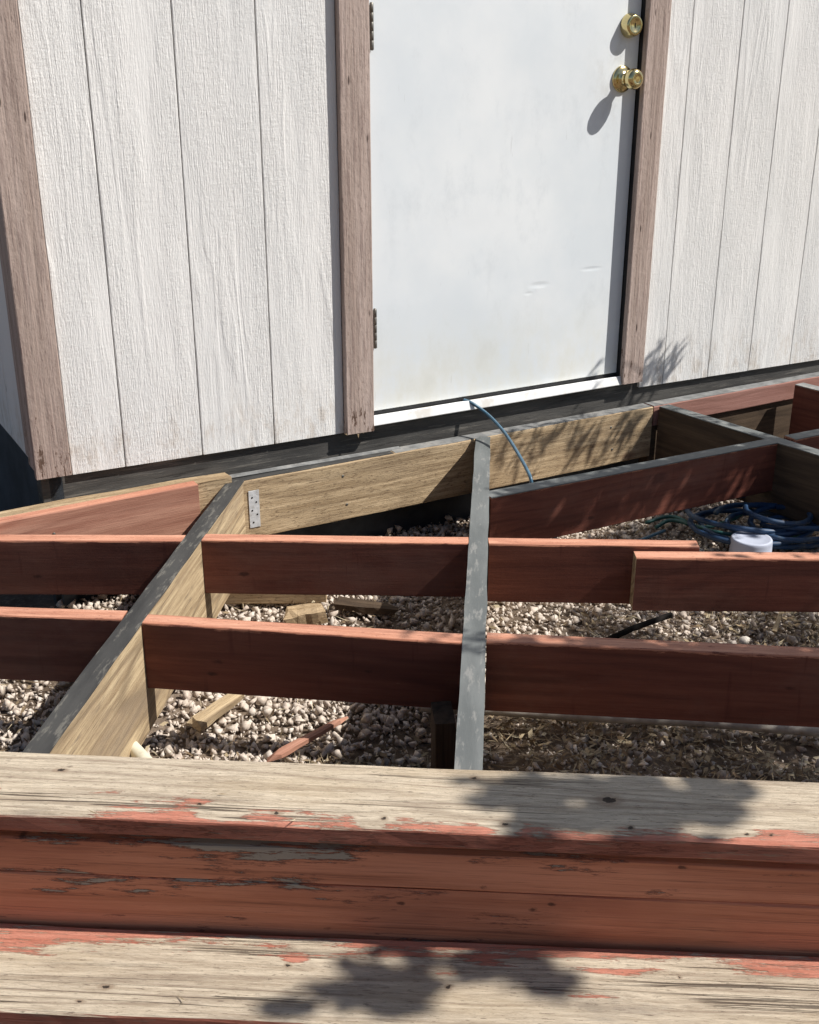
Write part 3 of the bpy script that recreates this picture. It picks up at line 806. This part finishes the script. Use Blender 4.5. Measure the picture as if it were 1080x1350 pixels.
for i, (x, y, lay) in enumerate(pts):
    v, f = ROCKS[i % len(ROCKS)]
    s = float(RNG.lognormal(math.log(.0076 if lay == 0 else .0092), .40))
    s = min(s, .017) if lay < 2 else random.uniform(.0018, .0042)
    pile = .010*mnoise.noise(Vector((x*3.3, y*3.3, 8.1)))
    if -.5 < x < -.02 and y < 1.95: pile += .006
    q = (v @ rots[i].T)*s
    zc = ground_z(x, y) + pile*.6 + (s*(.40 if lay == 0 else 1.05) if lay < 2 else random.uniform(.001, .012))
    Vs.append(q + np.array([x, y, zc])); Fs.append(f + base); base += len(v)
gr = big_mesh('gravel', Vs, Fs, GRAVEL); tag(gr, 'pale crushed gravel lying under the deck frame', 'gravel', kind='stuff')

# dry leaves, needles and chips over the gravel
Vs = []; Fs = []; base = 0
def leafbit(x, y, z, ln, wd, kind):
    global base
    a = random.uniform(0, 6.283); t = random.gauss(0, .28); rl = random.gauss(0, .5); cu = random.uniform(-.25, .5)*ln
    M = Matrix.Translation((x, y, z)) @ Matrix.Rotation(a, 4, 'Z') @ Matrix.Rotation(t, 4, 'Y') @ Matrix.Rotation(rl, 4, 'X')
    P = [(-ln/2, 0, 0), (-ln*.1, -wd/2, cu*.3), (ln*.15, wd/2, cu*.3), (ln/2, 0, cu)] if kind else [(-ln/2, -wd/2, 0), (0, wd/2, cu*.3), (0, -wd/2, cu*.3), (ln/2, 0, cu)]
    Vs.append(np.array([(M @ Vector(p))[:] for p in P])); Fs.append(np.array([(0, 1, 2), (1, 3, 2)]) + base); base += 4
for _ in range(15000):
    u = random.random()
    if u < .45: x = random.uniform(.12, 1.1); y = random.uniform(1.25, 1.98)
    elif u < .58: x = random.uniform(.40, 1.2); y = random.uniform(1.95, 2.35)
    elif u < .68: x = random.gauss(-.12, .16); y = random.uniform(1.5, 1.75)
    else: x = random.uniform(-1.1, 1.5); y = random.uniform(1.25, 3.3)
    if in_wall(x, y): continue
    nd = mnoise.noise(Vector((x*5, y*5, 3)))
    if nd < -.12 and random.random() < .7: continue
    z = ground_z(x, y) + .012 + .012*random.random() + max(0, nd)*.02
    if random.random() < .6: leafbit(x, y, z, random.uniform(.02, .055), random.uniform(.0012, .0028), 0)
    else: leafbit(x, y, z, random.uniform(.010, .026), random.uniform(.005, .011), 1)
for (x, y, z) in ((-.283, 1.075, -.150), (-.285, 1.083, -.150), (-.15, 1.19, .040), (-.25, 1.25, .0395), (-.41, 1.21, .040), (.30, 1.22, .0395), (.22, 1.05, -.147), (.42, 1.10, -.143), (-.1, 1.10, -.150)):
    leafbit(x, y, z + .001, random.uniform(.012, .028), .0016, 0)
lt = big_mesh('leaf_litter', Vs, Fs, LITTER); tag(lt, 'dry brown leaves and needles scattered over the gravel', 'leaf litter', kind='stuff')

# ------------------------------------------------------------------ loose things
def single(name, me, M, mat, label, cat, group=None):
    o = link(name, me, None, M, (mat,)); return tag(o, label, cat, group)
gz = ground_z
# cream pipe by the foot of the left joist
def ring_tube(name, pts, r, wall_t, sides=16):
    pts = [Vector(p) for p in pts]
    a = tube_mesh(name, pts, r, sides, cap=False)
    t = (pts[-1] - pts[0]).normalized()
    return a
p_a = Vector((-.545, 1.80, -.216)); p_b = Vector((-.425, 1.625, -.200))
single('plastic_pipe', tube_mesh('plastic_pipe', spline([p_a, (p_a+p_b)/2 + Vector((0, 0, .002)), p_b], 4), .0135, 18), None, PVC, 'cream plastic pipe end on the gravel beside the left joist', 'pipe')
# grey pipe lying behind the near row at the right
cp = [(.02, 1.905), (.148, 1.894), (.35, 1.868), (.58, 1.846), (.80, 1.812), (1.3, 1.75)]
single('conduit', tube_mesh('conduit', spline([(x, y, -.2235) for x, y in cp], 6), .0095, 12), None, CONDUIT, 'thin dusty grey pipe lying along the ground behind the near row', 'pipe')
def chunk(name, L, W, H, seed, taper=.7, rough_=.12):
    """split scrap of wood: tapered, ragged ends"""
    rr = random.Random(seed); V = []; F = []; n = 6
    for i in range(n + 1):
        t = i/n; ww = W*(1 - (1-taper)*t)*(1 + rr.uniform(-.08, .08)); x = L*t
        for (y, z) in ((-.5, 0), (-.46, .85), (-.1, 1.0), (.4, .92), (.5, .1), (.1, -.05)):
            e = rr.uniform(-1, 1)*L*rough_ if i in (0, n) else 0
            V.append((x + e, y*ww + rr.uniform(-1, 1)*W*.03, z*H + rr.uniform(-1, 1)*H*.06))
    for i in range(n):
        for k in range(6): F.append((i*6+k, i*6+(k+1) % 6, (i+1)*6+(k+1) % 6, (i+1)*6+k))
    F.append(tuple(range(5, -1, -1))); F.append(tuple(n*6+k for k in range(6)))
    F = [tuple(reversed(f)) for f in F]
    return mesh(name, V, F)
single('wood_scrap', chunk('wood_scrap', .150, .040, .012, 3), basis((-.415, 1.84, -.232), (.65, 1, .05), (-1, .65, .1)), JOIST, 'flat tan wood scrap lying on sunlit gravel', 'wood scrap')
single('wood_scrap', chunk('wood_scrap', .155, .020, .010, 5, .6), basis((-.245, 1.735, -.228), (1, .88, .12), (-.9, 1, 0)), PINK, 'thin red wood stick slanting on the gravel left of the middle joist', 'wood scrap')
single('wood_scrap', chunk('wood_scrap', .19, .016, .008, 8, .7), basis((-.30, 1.655, -.236), (1, .18, .02), (-.2, 1, 0)), JOIST, 'long thin tan splinter on the gravel along the deck board edge', 'wood scrap')
single('wood_scrap', chunk('wood_scrap', .085, .012, .007, 9, .8), basis((.815, 2.23, -.225), (.45, .9, .15), (-1, .4, 0)), JOIST, 'small pale stick standing up from dark litter at the right', 'wood scrap')
single('wood_scrap', chunk('wood_scrap', .085, .06, .034, 12, .75, .10), basis((-.28, 2.32, -.250), (1, .1, .12), (-.1, 1, .1)), TAN, 'broken tan block of wood lying between the two rows', 'wood scrap')
single('wood_scrap', chunk('wood_scrap', .14, .05, .018, 14, .5, .08), basis((-.17, 2.39, -.240), (1, -.25, -.02), (.25, 1, .05)), BROWN, 'dark flat wood scrap beside the broken tan block', 'wood scrap')
me = plank_mesh('ground_board', .36, .04, .05, seed=31)
single('ground_board', me, basis((-.56, 2.43, -.198), (1, .02, 0), (0, 1, 0)), TAN, 'short tan board lying on the gravel behind the far row', 'board')
single('strap', tube_mesh('strap', [(.43, 2.195, -.232), (.50, 2.245, -.226), (.60, 2.305, -.222)], .007, 8), None, DARK, 'dark straight rod lying across the gravel under the lapped board', 'rod')
single('wood_scrap', chunk('wood_scrap', .12, .03, .02, 18), basis((-.16, 1.61, -.236), (1, .1, 0), (-.1, 1, 0)), BROWN, 'dark bark strip beside the deck board edge', 'wood scrap')
# blue cable from under the door, over the ledger, into the right bay
P = [(0.148, 2.971, 0.102), (0.170, 2.965, 0.095), (0.208, 2.952, 0.071), (0.236, 2.911, 0.053), (0.258, 2.842, 0.040), (0.277, 2.738, 0.028), (0.292, 2.642, 0.016), (0.300, 2.598, 0.000), (.305, 2.612, -.05), (.34, 2.65, -.14), (.42, 2.69, -.215), (.55, 2.72, -.23), (.70, 2.84, -.232)]
single('power_cable', tube_mesh('power_cable', spline(P, 10), .0045, 10), None, CABLE, 'thin blue cable coming from under the door and over the ledger', 'cable')
# tangled hose
def coil(cx, cy, R0, turns, r, seed, z0, sq=.8):
    rr = random.Random(seed); P = []
    for i in range(int(turns*18)):
        t = i/18*2*math.pi
        k = R0*(1 + .22*math.sin(t*.37 + seed) + .1*math.sin(t*1.3))
        P.append((cx + .03*math.sin(t*.21) + k*math.cos(t), cy + sq*k*math.sin(t), z0 + .010*(i/18) + .012*math.sin(t*.63 + seed) + .006*math.sin(t*1.7)))
    return P
hose = thing('hose', (.95, 2.83, -.24), 'tangle of blue and green hose lying in the shaded right bay', 'hose')
link('hose_coil', tube_mesh('hose_coil', coil(.95, 2.83, .15, 4.5, .008, 1, -.226), .0075, 10), hose, None, (HOSE,))
link('hose_coil', tube_mesh('hose_coil', coil(1.02, 2.80, .11, 3.3, .008, 4, -.20), .0075, 10), hose, None, (HOSE,))
link('hose_coil', tube_mesh('hose_coil', spline([(.66, 2.90, -.232), (.74, 2.93, -.226), (.80, 2.84, -.222), (.90, 2.88, -.212), (1.0, 2.97, -.20), (1.1, 2.93, -.215), (1.05, 2.78, -.22), (.85, 2.79, -.22), (.74, 2.90, -.226), (.68, 2.86, -.23)], 8), .0055, 10), hose, None, (TEAL,))
# white plastic cap among the hose
cap = thing('bucket', (.895, 2.70, -.278), 'small white plastic tub upside down among the blue hose', 'tub')
prof = [(.058, 0), (.058, .010), (.0545, .012), (.0530, .074), (.0525, .0805), (.0505, .0832), (.047, .0838), (.045, .0826), (.0, .0826)]
link('tub_body', lathe_mesh('tub_body', prof, 40), cap, Matrix.Translation((.895, 2.70, -.278)), (PLAST,))
link('rim', lathe_mesh('rim', [(.0582, 0), (.062, .001), (.0625, .007), (.0582, .0095)], 40), cap, Matrix.Translation((.895, 2.70, -.277)), (PLAST,))

# ------------------------------------------------------------------ tree standing right of the frame: it throws the dappled shade
CLUMPS = [(1.83,1.13,1.90,0.034,15), (1.89,1.15,1.90,0.034,15), (1.85,1.12,1.81,0.034,15), (1.85,1.12,1.73,0.034,15), (1.86,1.14,1.65,0.034,15),
  (1.73,1.07,1.76,0.034,15), (1.86,1.08,1.77,0.034,15), (1.68,1.14,1.65,0.034,15), (1.74,1.16,1.65,0.034,15), (2.10,1.09,1.97,0.034,15),
  (1.77,1.13,1.85,0.034,15), (1.52,1.01,1.60,0.030,9), (1.61,0.98,1.67,0.030,9), (1.82,1.00,1.85,0.030,9), (1.86,1.02,1.82,0.030,9),
  (1.92,1.01,1.80,0.030,9), (1.50,0.96,1.65,0.030,9), (1.84,0.97,1.68,0.030,9), (1.67,0.95,1.75,0.030,9), (1.52,1.00,1.54,0.030,9),
  (1.68,0.95,1.71,0.030,9), (1.70,1.01,1.61,0.030,9), (1.38,1.65,1.37,0.050,26), (1.18,1.66,1.10,0.050,26), (1.41,1.64,1.30,0.050,26),
  (1.51,1.64,1.37,0.050,26), (1.36,1.65,1.15,0.050,26), (1.61,1.63,1.38,0.050,26), (1.64,1.62,1.37,0.050,26), (1.43,1.64,1.08,0.050,26),
  (1.68,1.62,1.31,0.050,26), (1.51,1.63,1.08,0.050,26), (1.71,1.61,1.24,0.050,26), (1.73,1.61,1.22,0.050,26), (1.70,1.61,1.14,0.050,26),
  (1.78,1.61,1.18,0.050,26), (1.24,1.70,1.35,0.025,4), (1.15,1.70,1.18,0.025,4), (1.30,1.79,0.96,0.065,40), (1.54,1.77,1.14,0.065,40),
  (1.53,1.78,1.06,0.065,40), (1.71,1.77,1.18,0.065,40), (1.61,1.78,0.99,0.065,40), (1.70,1.78,1.02,0.065,40), (1.92,1.77,1.18,0.065,40),
  (1.90,1.78,1.08,0.065,40), (1.97,1.78,1.08,0.065,40), (1.32,1.70,0.99,0.065,40), (1.32,1.71,0.92,0.065,40), (1.67,1.69,1.22,0.065,40),
  (1.48,1.71,0.94,0.065,40), (1.78,1.69,1.19,0.065,40), (1.70,1.70,1.03,0.065,40), (1.94,1.69,1.23,0.065,40), (1.85,1.70,1.04,0.065,40),
  (2.08,1.69,1.22,0.065,40), (1.41,1.62,1.10,0.065,40), (1.38,1.63,0.99,0.065,40), (1.60,1.62,1.16,0.065,40), (1.64,1.62,1.14,0.065,40),
  (1.71,1.62,1.14,0.065,40), (1.71,1.63,1.07,0.065,40), (1.70,1.63,0.98,0.065,40), (1.90,1.62,1.12,0.065,40), (1.80,1.63,0.95,0.065,40),
  (1.63,2.22,1.07,0.060,38), (1.68,2.19,1.05,0.060,38), (1.67,2.30,0.96,0.060,38), (2.05,2.17,1.10,0.060,38), (1.94,2.17,0.90,0.060,38),
  (2.01,2.26,0.97,0.060,38), (1.96,2.12,1.10,0.060,38), (1.53,2.30,0.96,0.060,38), (1.65,2.16,1.07,0.060,38), (1.98,2.25,1.04,0.060,38),
  (2.10,2.12,1.15,0.060,38), (2.13,2.29,1.17,0.060,38), (1.73,2.15,1.08,0.060,38), (1.50,2.40,1.40,0.050,26), (1.31,2.41,1.14,0.050,26),
  (1.48,2.40,1.28,0.050,26), (1.57,2.43,1.41,0.050,26), (1.44,2.44,1.22,0.050,26), (1.49,2.44,1.23,0.050,26), (1.52,2.47,1.29,0.050,26),
  (1.67,2.46,1.41,0.050,26), (1.47,2.48,1.15,0.050,26), (1.56,2.51,1.26,0.050,26), (1.44,2.52,1.09,0.050,26), (1.56,2.51,1.18,0.050,26),
  (1.69,2.54,1.34,0.050,26), (1.78,2.53,1.40,0.050,26), (1.78,2.53,1.35,0.050,26), (1.66,2.58,1.24,0.050,26), (1.86,2.57,1.42,0.050,26),
  (1.62,2.59,1.10,0.050,26), (1.88,2.61,1.41,0.050,26), (1.68,2.63,1.14,0.050,26), (1.75,2.62,1.18,0.050,26), (1.72,2.67,1.15,0.050,26),
  (1.95,2.65,1.38,0.050,26), (1.94,2.65,1.32,0.050,26), (1.81,2.70,1.18,0.050,26), (1.92,2.70,1.27,0.050,26), (1.84,2.70,1.13,0.050,26),
  (1.98,2.74,1.29,0.050,26), (2.00,2.74,1.28,0.050,26), (1.87,2.75,1.08,0.050,26), (2.17,2.77,1.42,0.050,26), (1.99,2.78,1.18,0.050,26),
  (2.04,2.78,1.19,0.050,26), (2.00,2.83,1.15,0.050,26), (1.98,2.83,1.09,0.050,26), (2.04,2.83,1.11,0.050,26), (2.16,2.87,1.24,0.050,26),
  (2.33,2.86,1.40,0.050,26), (2.32,2.86,1.34,0.050,26), (2.28,2.91,1.29,0.050,26), (2.27,2.91,1.24,0.050,26), (2.33,2.91,1.26,0.050,26),
  (1.33,2.90,1.13,0.041,15), (1.27,2.96,0.97,0.041,15), (1.47,3.00,1.13,0.041,15), (1.46,3.06,1.00,0.041,15), (1.58,3.10,1.00,0.041,15),
  (1.69,3.13,1.10,0.041,15), (1.69,3.17,0.96,0.041,15), (1.66,3.13,1.00,0.041,15), (1.51,3.04,1.03,0.041,15), (1.81,3.04,0.99,0.070,42),
  (1.92,3.04,1.00,0.070,42), (2.05,3.04,1.03,0.070,42), (2.17,3.04,1.06,0.070,42), (2.27,3.04,1.05,0.070,42), (2.33,3.04,1.00,0.070,42),
  (1.83,2.85,1.06,0.070,42), (2.05,2.84,1.19,0.070,42), (2.23,2.84,1.28,0.070,42), (2.16,2.85,1.10,0.070,42), (2.26,2.85,1.11,0.070,42),
  (2.38,2.85,1.12,0.070,42), (1.94,2.68,1.21,0.070,42), (2.06,2.67,1.25,0.070,42), (2.20,2.67,1.30,0.070,42), (2.12,2.68,1.11,0.070,42),
  (2.32,2.68,1.22,0.070,42), (2.30,2.68,1.10,0.070,42), (1.48,3.23,0.94,0.022,14), (1.52,3.25,0.95,0.022,14), (1.57,3.28,0.97,0.022,14),
  (1.50,3.24,1.00,0.022,14), (1.45,3.21,0.92,0.022,14), (1.32,3.14,0.96,0.022,14), (1.54,3.27,0.94,0.022,14)]

tree = thing('tree', (4.7, 2.15, -.26), 'leafy tree beyond the right edge casting dappled shade on the frame', 'tree')
trunk = [(4.7, 2.15, -.30), (4.68, 2.14, .4), (4.62, 2.13, 1.0), (4.58, 2.12, 1.55), (4.60, 2.10, 2.1)]
link('trunk', tube_mesh('trunk', spline(trunk, 5), [.085 - .045*i/20 for i in range(21)], 12), tree, None, (BARK,))
def limb(a, b, r0):
    a = Vector(a); b = Vector(b); m = (a*.45 + b*.55) + Vector((0, 0, .14))
    pts = spline([a, m, b], 5); n = len(pts)
    link('limb', tube_mesh('limb', pts, [r0*(1 - .8*i/(n-1)) for i in range(n)], 7), tree, None, (BARK,))
Vs = []; Fs = []; base = 0
def leaf(cx, cy, cz, ln, wd):
    global base
    a = random.uniform(0, 6.283); t = random.gauss(0, .6); rl = random.gauss(0, .7)
    M = Matrix.Translation((cx, cy, cz)) @ Matrix.Rotation(a, 4, 'Z') @ Matrix.Rotation(t, 4, 'Y') @ Matrix.Rotation(rl, 4, 'X')
    P = [(-ln/2, 0, 0), (-ln*.15, -wd/2, .003), (-ln*.15, wd/2, .003), (ln*.22, -wd*.36, .004), (ln*.22, wd*.36, .004), (ln/2, 0, -.004)]
    Vs.append(np.array([(M @ Vector(p))[:] for p in P])); Fs.append(np.array([(0, 1, 2), (1, 3, 4), (1, 4, 2), (3, 5, 4)]) + base); base += 6
cl = np.array([c[:3] for c in CLUMPS])
for (x, y, z, r, k) in CLUMPS:
    for _ in range(k):
        d = Vector((random.gauss(0, 1), random.gauss(0, 1), random.gauss(0, 1)))*(r*.62)
        sz = random.uniform(.030, .052) if r > .023 else random.uniform(.035, .06)
        if r in (.034, .030): sz *= 1.45
        if r == .041: sz *= 1.5
        leaf(x + d.x, y + d.y, z + d.z, sz, sz*((.62 if r in (.034, .030) else .42) if r > .023 and r != .041 else .17))
# the rest of the crown, further out and higher
for _ in range(2600):
    t = random.random()
    cx = random.gauss(4.9, .45); cy = random.gauss(2.0, .6); cz = random.gauss(2.3, .35)
    if cx < 4.2 or cz < 1.3: continue
    leaf(cx, cy, cz, random.uniform(.04, .07), random.uniform(.018, .03))
big = big_mesh('crown', Vs, Fs, LEAF); big.parent = tree; big.matrix_parent_inverse = WM[tree.name].inverted()
limb((4.62, 2.13, 1.1), (2.5, 3.0, 1.25), .03); limb((4.6, 2.13, 1.3), (2.3, 1.9, 1.25), .03); limb((4.58, 2.12, 1.45), (2.2, 2.5, 1.5), .028)
limb((4.59, 2.11, 1.9), (4.6, 2.8, 2.5), .025); limb((4.59, 2.11, 1.9), (4.8, 1.5, 2.6), .025); limb((4.60, 2.10, 2.1), (5.1, 2.2, 2.8), .025)
# twigs run along the leaf clumps so that no leaf hangs in the air
tw = [Vector(c) for c in cl]
done = [Vector((2.5, 3.0, 1.25)), Vector((2.3, 1.9, 1.25)), Vector((2.2, 2.5, 1.5))]
TV = []; TF = []; tb = 0
for p in sorted(tw, key=lambda q: -q.x):
    q = min(done, key=lambda d: (d - p).length); done.append(p)
    m = tube_mesh('twig', [q, (p + q)/2 + Vector((0, 0, .015)), p], [.0020, .0016, .0010], 5)
    v = np.array([vv.co[:] for vv in m.vertices]); TV.append(v)
    TF.append(np.array([f.vertices[:] for f in m.polygons if len(f.vertices) == 4]) + tb); tb += len(v); bpy.data.meshes.remove(m)
t_ = big_mesh('twig', TV, TF, BARK); t_['kind'] = 'stuff'; t_.parent = tree; t_.matrix_parent_inverse = WM[tree.name].inverted()
